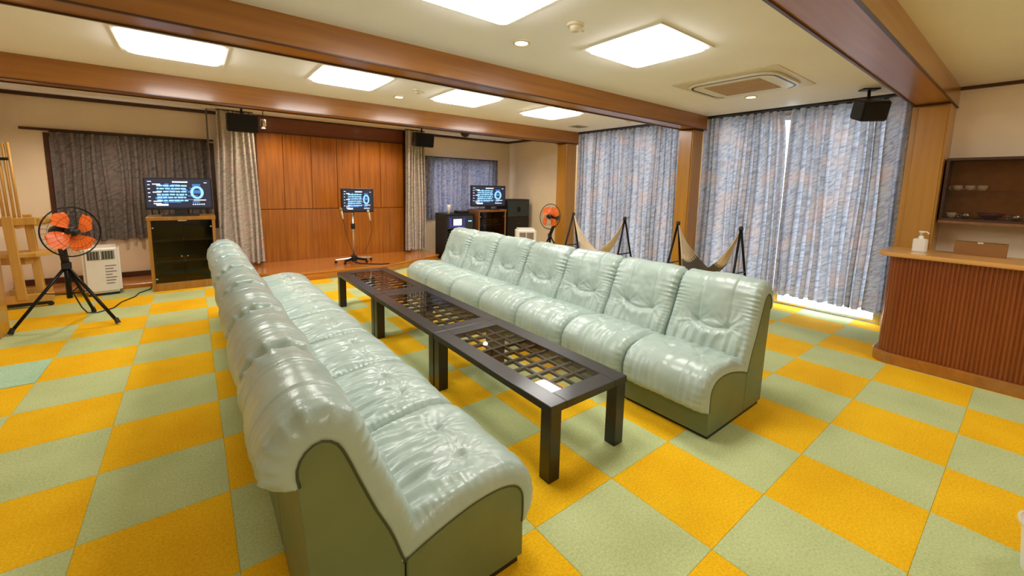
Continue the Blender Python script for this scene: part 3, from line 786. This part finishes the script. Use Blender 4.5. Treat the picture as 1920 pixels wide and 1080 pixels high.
def cabinet(name, label, loc, W_, D_, H_, mat, glassdoor=True, shelves=2, drawer=.1, rz=0):
    r = thing(name, label, 'cabinet', loc, rz); t = .035
    bm = B(); box(bm, 0, t, 0, D_, 0, H_-t); box(bm, W_-t, W_, 0, D_, 0, H_-t); box(bm, t, W_-t, D_-.012, D_, 0, H_-t); box(bm, t, W_-t, .02, D_-.012, drawer-.02, drawer)
    obj('carcass', bm, mat, r)
    obj('cabinet_top', bx(-.008, W_+.008, -.012, D_, H_-t-.012, H_), mat, r, bev=.004)
    obj('plinth_drawer', bx(t, W_-t, .004, .02, 0, drawer), mat, r, bev=.003)
    obj('dark_interior', bx(t, W_-t, D_-.03, D_-.013, drawer, H_-t-.013), 'darkroom', r)
    for k in range(shelves): 
        z = drawer+(H_-t-drawer)*(k+1)/(shelves+1); sh_ = obj('shelf', bx(t+.001, W_-t-.001, .03, D_-.031, z-.009, z+.009), mat, r); obj('shelf_edge', bx(t+.001, W_-t-.001, .024, .03, z-.010, z+.010), 'gill', sh_)
    if glassdoor:
        for s_, (a, b) in enumerate(((t, W_/2-.001), (W_/2+.001, W_-t))):
            d = obj('door', bx(a, b, .006, .011, drawer+.003, H_-t-.016), 'tvglass', r)
            obj('knob', lathe(B(), [(.006, 0), (.008, .006), (.008, .013)], ((b-.03) if s_ == 0 else (a+.03), .006, H_*.46), (0, -1, 0), 10), 'chrome', d)
            hx = a+.015 if s_ == 0 else b-.015
            for z in (drawer+.06, H_-.14): obj('hinge', bx(hx-.010, hx+.010, .000, .006, z-.008, z+.008), 'chrome', d)
    return r
c1 = cabinet('tv_cabinet', 'light brown wooden television cabinet with dark glass doors, left', (-.467, 6.79, 0), .69, .42, .955, 'cab')
obj('magnet_catch', bx(.30, .39, -.004, .008, .895, .912), 'chrome', c1)
tv('flat television showing a blue menu on the left wooden cabinet', (-.13, 6.90, .955), 0, .69, .41, .29)
c2 = cabinet('tv_cabinet', 'narrow brown wooden cabinet with audio gear under the right television', (4.44, 6.78, 0), .68, .42, .955, 'cab2', True, 2, .1)
tv('flat television showing a blue menu on the right brown cabinet', (4.72, 6.86, .955), -.12, .78, .42, .27)
for k, z in enumerate((.70, .42)):
    am = thing('amplifier', ('silver grey audio amplifier on the upper shelf of the brown cabinet', 'dark audio player on the lower shelf of the brown cabinet')[k], 'amplifier', (4.56, 6.84, z-.01+(0 if k else 0)))
    zz = .1+(.955-.035-.1)*(2-k)/3+.009
    am.location.z = zz
    obj('amp_case', bx(0, .42, 0, .28, .008, .11), 'slate' if k else 'chrome', am, bev=.004)
    for q_ in range(4): obj('amp_knob', lathe(B(), [(.014, 0), (.012, .014)], (.06+q_*.09, 0, .05), (0, -1, 0), 12), 'black', am)
    for q_ in (0.03, .36): obj('amp_foot', bx(q_, q_+.03, .03, .25, 0, .008), 'black', am)
# karaoke rack
kr = thing('karaoke_rack', 'black karaoke machine rack with a lit violet touch panel', 'karaoke machine', (3.72, 6.77, 0), 0)
bm = B(); box(bm, 0, .025, 0, .44, .03, .89); box(bm, .595, .62, 0, .44, .03, .89); box(bm, .025, .595, 0, .44, .86, .89); box(bm, .025, .595, .42, .44, .03, .86); box(bm, .025, .595, .02, .42, .03, .055)
obj('rack_case', bm, 'black', kr)
obj('amp_unit', bx(.03, .59, .005, .40, .60, .855), 'slate', kr, bev=.004)
pnl = obj('touch_panel', bx(.05, .44, -.004, .006, .63, .84), 'scr_navy', kr)
o = obj('panel_picture', bx(.15, .33, -.0055, -.0042, .67, .79), 'scr_white', pnl)
for k in range(5):
    obj('panel_button', bx(.365, .395, -.0055, -.0042, .65+k*.036, .665+k*.036), 'scr_violet', pnl); obj('panel_button', bx(.07, .10, -.0055, -.0042, .65+k*.036, .665+k*.036), 'scr_violet', pnl)
obj('panel_glow_strip', bx(.10, .38, -.0055, -.0042, .645, .655), 'scr_violet', pnl)
obj('level_display', bx(.48, .56, -.002, .006, .735, .755), 'scr_cyan', kr)
for k in range(3): obj('amp_unit', bx(.03, .59, .01, .40, .42-k*.17, .57-k*.17), 'blackm', kr, bev=.004)
for x in (.03, .56):
    for y in (.03, .38): obj('caster', lathe(B(), [(.014, -.012), (.016, 0), (.014, .012)], (x+.014, y+.014, .016), (1, 0, 0), 12), 'black', kr)
cp = thing('paper_cup_stack', 'slim white cup standing on the black karaoke rack', 'cup', (3.82, 6.86, .89))
obj('cup_body', lathe(B(), [(.026, 0), (.030, .12), (.034, .17), (.031, .17), (.026, .01)], n=18), 'white', cp, smooth=True)
rm = thing('remote_tray', 'low black remote unit on top of the karaoke rack', 'device', (4.04, 6.86, .89))
obj('unit_case', bx(0, .24, 0, .2, 0, .045), 'black', rm, bev=.01); obj('unit_antenna', tube(B(), [(.03, .15, .045), (.0, .15, .075), (.06, .12, .078)], .004, 6), 'black', rm)
# black locker
lk = thing('black_locker', 'black steel locker with grey panel in the far right corner', 'cabinet', (5.17, 6.78, 0))
obj('locker_body', bx(0, .58, .012, .42, 0, 1.16), 'black', lk, bev=.004)
for k in (0, 1):
    d = obj('door', bx(.008+k*.283, .008+k*.283+.279, 0, .012, .80, 1.14), 'slate', lk, bev=.002); obj('handle', bx(.255 if k == 0 else .30, .275 if k == 0 else .32, -.012, 0, .9, 1.0), 'blackm', d)
for k in (0, 1):
    d = obj('drawer', bx(.008, .570, 0, .012, .03+k*.385, .40+k*.385), 'black', lk, bev=.002); obj('handle', bx(.25, .34, -.012, 0, .26+k*.385, .28+k*.385), 'slate', d)
# monitor on rolling stand, on the stage
ms = thing('monitor_stand', 'chrome rolling stand with cross base in the middle of the stage', 'stand', (2.06, 6.90, SZ), 0)
obj('stand_pole', tube(B(), [(0, 0, .06), (0, 0, .99)], .018, 14), 'chrome', ms, smooth=True)
obj('pole_clamp', lathe(B(), [(.03, .56), (.034, .58), (.034, .63), (.03, .65)], n=14), 'black', ms)
obj('hub_block', bx(-.04, .04, -.04, .04, .02, .12), 'black', ms, bev=.006)
for k, (dx, dy) in enumerate(((-.27, .06), (.30, .05), (-.18, -.14), (.16, -.16), (.0, .26))):
    lg = obj('leg', tube(B(), [(0, 0, .075), (dx, dy, .055)], [.024, .018], 8), 'chrome' if k < 2 or k == 4 else 'blackm', ms)
    obj('caster', lathe(B(), [(.018, -.012), (.022, -.008), (.022, .008), (.018, .012)], (dx, dy, .023), (0, 1, 0), 14), 'black', lg)
obj('mic_clip', tube(B(), [(-.20, 0, .86), (.22, 0, .86)], .008, 8), 'black', ms)
tvm = tv('small square monitor showing a blue menu on the rolling stand', (2.12, 6.83, SZ), .03, .51, .385, 1.03, False, .06)
obj('mount_block', bx(-.10, .06, .03, .046, .92, 1.08), 'black', tvm)
for k, (x, z, lab) in enumerate(((1.85, .94, 'cream microphone hanging at the left of the small monitor'), (2.28, .90, 'cream microphone hanging at the right of the small monitor'))):
    m_ = thing('microphone', lab, 'microphone', (x, 6.765, z))
    obj('mic_handle', tube(B(), [(.02, 0, -.08), (0, 0, .05)], [.011, .015], 12), 'cream', m_, smooth=True)
    obj('mic_head', lathe(B(), [(.012, .05), (.024, .06), (.026, .08), (.018, .10), (.006, .105)], (-.001, 0, 0), (-.15, 0, 1), 14), 'chrome' if k else 'cab', m_, smooth=True)
    t = B(); tube(t, [(.02, 0, -.08), (.05, .01, -.25), (.12 if k == 0 else -.02, .02, -.5), (.18 if k == 0 else -.12, 0, -z+SZ+.14)], .004, 6); obj('mic_cable', t, 'trim', m_)
cb = B(); tube(cb, [(2.06, 6.86, SZ+.012), (2.10, 6.72, SZ+.008), (2.22, 6.60, SZ+.008), (2.36, 6.50, SZ+.008), (2.5, 6.47, SZ+.008)], .009, 6)
tag(obj('stage_cable', cb, 'black', smooth=True), 'black cable trailing from the monitor stand over the stage edge', 'cord')

# ------------------------------------------------------------------ hammocks
def hammock(label, x, y0, y1, cloth, lowz, spread):
    r = thing('hammock', label, 'hammock', (x, (y0+y1)/2, 0)); hy = (y1-y0)/2
    zt = 1.0
    for sg in (-1, 1):
        for sx in (-1, 1):
            t = B(); tube(t, [(0, sg*hy, zt+.02), (sx*.27, sg*(hy+.04), .03)], .014, 8); lg = obj('stand_leg', t, 'blackm', r, smooth=True)
            obj('leg_foot', lathe(B(), [(.02, 0), (.02, .04)], (sx*.27, sg*(hy+.04), 0), n=10), 'black', lg)
        t = B(); tube(t, [(-.145, sg*(hy+.021), .50), (.145, sg*(hy+.021), .50)], .009, 8); obj('cross_bar', t, 'blackm', r)
        obj('top_joint', lathe(B(), [(.02, -.02), (.026, 0), (.02, .03)], (0, sg*hy, zt), n=12), 'black', r)
    for sx in (-1, 1):
        t = B(); tube(t, [(sx*.25, -hy-.03, .06), (sx*.25, hy+.03, .06)], .012, 8); obj('floor_bar', t, 'blackm', r)
    # cords fan out from each end to the cloth
    def surf(s, q):      # s along -1..1, q across -1..1
        y = s*hy*.97
        sag = 1-abs(s)**2.1
        wd = spread*min(1, (1-abs(s))/.6)**1.3
        z = zt-.02-(zt-lowz)*sag + .06*(q*q)*sstep((1-abs(s))/.5)
        return Vector((q*wd, y, z))
    for sg in (-1, 1):
        for k in range(12):
            q = -1+2*k/11
            pts = [surf(sg*(1-.48*t/6), q) for t in range(7)]
            obj('cord', tube(B(), pts, .007, 5), 'rope', r)
    bm = B(); ns, nq = 22, 14; g = []
    for i in range(ns+1):
        s = -.56+1.12*i/ns; row = []
        for j in range(nq+1):
            q = -1+2*j/nq; p = surf(s, q); row.append(bm.verts.new(p+Vector((0, 0, .008*math.sin(j*2.6+i*.3)))))
        g.append(row)
    for i in range(ns):
        for j in range(nq): bm.faces.new((g[i][j], g[i+1][j], g[i+1][j+1], g[i][j+1]))
    bmesh.ops.solidify(bm, geom=bm.faces[:], thickness=.006)
    obj('sling', bm, cloth, r, smooth=True)
    return r
hammock('cream rope hammock on a black stand, before the farther curtains', 4.86, 3.62, 4.62, 'rope', .39, .14)
hammock('hammock with grey canvas on a black stand, before the nearer curtains', 4.86, 2.04, 2.80, 'net', .40, .24)

# ------------------------------------------------------------------ counter
ct = thing('bar_counter', 'reddish brown ribbed wooden bar counter with rounded end', 'counter', (0, 0, 0))
def counter_poly(x0, x1, y0, y1, r, n=8):
    pts = [(x1, y0), (x0, y0)]
    # rounded corner between the front (x0) and the far end (y1)
    for k in range(n+1):
        a = PI-k*PI/2/n; pts.append((x0+r+r*math.cos(a), y1-r+r*math.sin(a)))
    pts.append((x1, y1)); return pts
obj('counter_core', prism(B(), counter_poly(4.60, 5.00, -1.8, .74, .12), .0, .915), 'counter', ct)
obj('counter_skirting', prism(B(), counter_poly(4.565, 5.02, -1.8, .775, .14), 0, .09), 'beam', ct, bev=.003)
obj('counter_top', prism(B(), counter_poly(4.525, 5.06, -1.8, .82, .16), .915, .95), 'ctop', ct, bev=.008, seg=2)
rib = B(); y = -1.78; R_ = .12
path = []
while y < .74-R_: path.append((4.60, y, -1, 0)); y += .024
k = 0; arcn = int(R_*PI/2/.024)
for k in range(arcn+1):
    a = PI-k*PI/2/arcn; path.append((4.60+R_+R_*math.cos(a), .74-R_+R_*math.sin(a), math.cos(a), math.sin(a)))
x = 4.60+R_+.024
while x < 4.98: path.append((x, .74, 0, 1)); x += .024
for (px_, py_, nx_, ny_) in path:
    tx_, ty_ = -ny_, nx_; w2, d_ = .0100, .006
    pl_ = [(px_-tx_*w2, py_-ty_*w2), (px_-tx_*w2*.6+nx_*d_, py_-ty_*w2*.6+ny_*d_), (px_+tx_*w2*.6+nx_*d_, py_+ty_*w2*.6+ny_*d_), (px_+tx_*w2, py_+ty_*w2)]
    prism(rib, pl_, .09, .915)
o = obj('rib', rib, 'counter', ct); o['kind'] = 'stuff'
# things on the counter
bt = thing('soap_dispenser', 'white pump bottle standing on the bar counter', 'bottle', (4.80, .585, .95), 1.5)
obj('bottle_body', bx(-.042, .042, -.030, .030, 0, .110), 'white', bt, bev=.006, seg=2)
obj('bottle_neck', lathe(B(), [(.03, .10), (.016, .118), (.014, .135)], n=16), 'white', bt, smooth=True)
pm = obj('pump', lathe(B(), [(.008, .135), (.008, .16), (.018, .163), (.016, .175)], n=14), 'white', bt, smooth=True)
obj('spout', tube(B(), [(0, 0, .168), (-.03, .0, .170), (-.045, .0, .155)], .006, 8), 'white', pm)
obj('bottle_print', bx(-.022, .022, -.0312, -.0300, .04, .07), 'cream', bt)
bxr = thing('wooden_box', 'low brown wooden box lying on the bar counter', 'box', (4.92, .12, .95), 0)
bm = B(); box(bm, 0, .012, 0, .28, 0, .105); box(bm, .088, .10, 0, .28, 0, .105); box(bm, .012, .088, 0, .012, 0, .105); box(bm, .012, .088, .268, .28, 0, .105); box(bm, .012, .088, .012, .268, 0, .01)
obj('box_body', bm, 'box', bxr, bev=.002)
obj('box_catch', bx(-.003, .014, .125, .155, .098, .108), 'cream', bxr)
# wall display cabinet
dc = thing('display_cabinet', 'dark framed glass display cabinet on the wall over the counter', 'cabinet', (5.60, 0, 1.19), 0)
y1c, y0c, hc_ = .585, -1.3, .58
bm = B(); box(bm, 0, .26, y1c-.02, y1c, 0, hc_); box(bm, 0, .26, y0c, y0c+.02, 0, hc_); box(bm, 0, .26, y0c+.02, y1c-.02, 0, .022); box(bm, 0, .26, y0c+.02, y1c-.02, hc_-.022, hc_)
obj('cabinet_frame', bm, 'trim', dc)
obj('cabinet_back', bx(.245, .262, y0c+.02, y1c-.02, .022, hc_-.022), 'beam', dc)
obj('glass_shelf', bx(.03, .244, y0c+.021, y1c-.021, .275, .282), 'clear', dc)
for k, (a, b) in enumerate(((y0c+.02, -.42), (-.44, .05), (.03, y1c-.02))): obj('sliding_door', bx(.012+.006*(k % 2), .016+.006*(k % 2), a, b, .024, hc_-.024), 'dglass', dc)
obj('bottom_lip', bx(-.012, .265, y0c, y1c+.003, -.022, 0), 'cab2', dc)
def cupset(label, y, z, m, s=1.0):
    c = thing('cup', label, 'cup', (5.70, y, z))
    obj('cup_body', lathe(B(), [(.022*s, 0), (.036*s, .02*s), (.040*s, .055*s), (.037*s, .055*s), (.03*s, .02*s), (.01*s, .008*s)], n=18), m, c, smooth=True)
    t = B(); tube(t, [(0, .038*s, .045*s), (0, .060*s, .04*s), (0, .058*s, .018*s), (0, .034*s, .015*s)], .005*s, 6); obj('cup_handle', t, m, c, smooth=True)
for k, (y, lb) in enumerate(((.50, 'white cup at the left end of the cabinet glass shelf'), (.42, 'second white cup from the left on the cabinet shelf'), (.345, 'third white cup from the left on the cabinet shelf'))):
    cupset(lb, y, 1.473, 'white', .85)
for k, (y, m, lb) in enumerate(((.52, 'white', 'pale cup at the left of the cabinet floor'), (.42, 'chrome', 'silver cup next to the purple bowl in the cabinet'), (.12, 'chrome', 'silver cup right of the purple bowl in the cabinet'), (-.02, 'white', 'pale cup near the picture edge in the cabinet'))):
    cupset(lb, y, 1.2125, m, .95)
bw = thing('bowl', 'dark purple glass bowl on the floor of the wall cabinet', 'bowl', (5.70, .27, 1.2125))
obj('bowl_body', lathe(B(), [(.03, 0), (.07, .03), (.085, .06), (.08, .06), (.06, .03), (.01, .01)], n=24), 'purple', bw, smooth=True)
obj('bowl_foot', lathe(B(), [(.035, -.0005), (.035, .006)], n=18), 'purple', bw)

# ------------------------------------------------------------------ pine frame on wheels, left
pf = thing('pine_frame', 'pine wooden frame on wheels with tall poles, by the left wall', 'frame', (-1.5, 6.85, 0))
def bar(nm, a, b, w_, d_, m='pine', parent=None):
    a, b = Vector(a), Vector(b); t = (b-a).normalized(); u = Vector((0, 1, 0)); s = t.cross(u).normalized(); u = s.cross(t)
    bm = B(); vs = []
    for p in (a, b):
        for e1, e2 in ((-1, -1), (1, -1), (1, 1), (-1, 1)): vs.append(bm.verts.new(p+s*w_/2*e1+u*d_/2*e2))
    for f in ((0, 3, 2, 1), (4, 5, 6, 7), (0, 1, 5, 4), (1, 2, 6, 5), (2, 3, 7, 6), (3, 0, 4, 7)): bm.faces.new([vs[k] for k in f])
    return obj(nm, bm, m, parent or pf, bev=.004)
for y, xr in ((-.17, .18), (.22, .10)):
    bar('foot_rail', (-.26, y, .035), (xr, y, .035), .028, .05, 'black')
    bar('foot_board', (-.20, y, .10), (xr+.03, y, .10), .09, .045)
    for x in (-.2, xr): obj('caster', lathe(B(), [(.018, -.014), (.024, -.009), (.024, .009), (.018, .014)], (x, y-.005, .024), (0, 1, 0), 14), 'black', pf)
bar('upright_board', (-.02, -.19, .09), (-.06, -.19, 1.0), .075, .03)
bar('upright_board', (.09, -.05, .10), (.06, -.05, 1.01), .06, .03)
bar('upright_board', (.04, .22, .09), (.0, .22, 1.0), .07, .03)
bar('cross_board', (-.28, -.16, .93), (.14, -.16, .95), .08, .035)
bar('cross_board', (-.28, .20, .90), (.16, .20, .92), .07, .035)
obj('roller', tube(B(), [(-.0, -.15, .92), (.0, .26, .92)], .055, 16), 'pine', pf)
obj('roller', tube(B(), [(.14, -.12, .93), (.14, .24, .93)], .045, 16), 'pine', pf)
hexa = [(-.24, -.12), (-.02, -.2), (.12, -.2), (.24, .02), (.10, .16), (-.24, .16)]
obj('seat_board', prism(B(), hexa, .555, .60), 'pine', pf, bev=.004)
obj('seat_support', prism(B(), [(-.2, -.06), (.02, -.12), (.1, -.02), (.02, .1), (-.2, .1)], .47, .555), 'pine', pf, bev=.004)
for k, x in enumerate((-.11, -.075, -.035, .0)):
    obj('tall_pole', tube(B(), [(x+.02, -.13, .94), (x, -.13, 1.72+.02*k)], .012, 8), 'pine', pf, smooth=True)
obj('black_knob', tube(B(), [(-.13, -.16, 1.60), (.0, -.16, 1.605)], .016, 8), 'black', pf)

# near right corner: only an edge shows
wb = thing('waste_bin', 'white plastic bin cut off at the lower right picture corner', 'bin', (2.475, -.205, 0))
obj('bin_body', lathe(B(), [(.10, 0), (.115, .17), (.121, .178), (.121, .186), (.109, .186), (.092, .01)], n=28), 'white', wb, smooth=False)
obj('bin_rim', lathe(B(), [(.121, .178), (.127, .182), (.127, .192), (.119, .192), (.119, .178)], n=28), 'cream', wb)
print('objects', len(bpy.data.objects), 'tris', sum(len(o.data.polygons) for o in bpy.data.objects if o.type == 'MESH')*2)
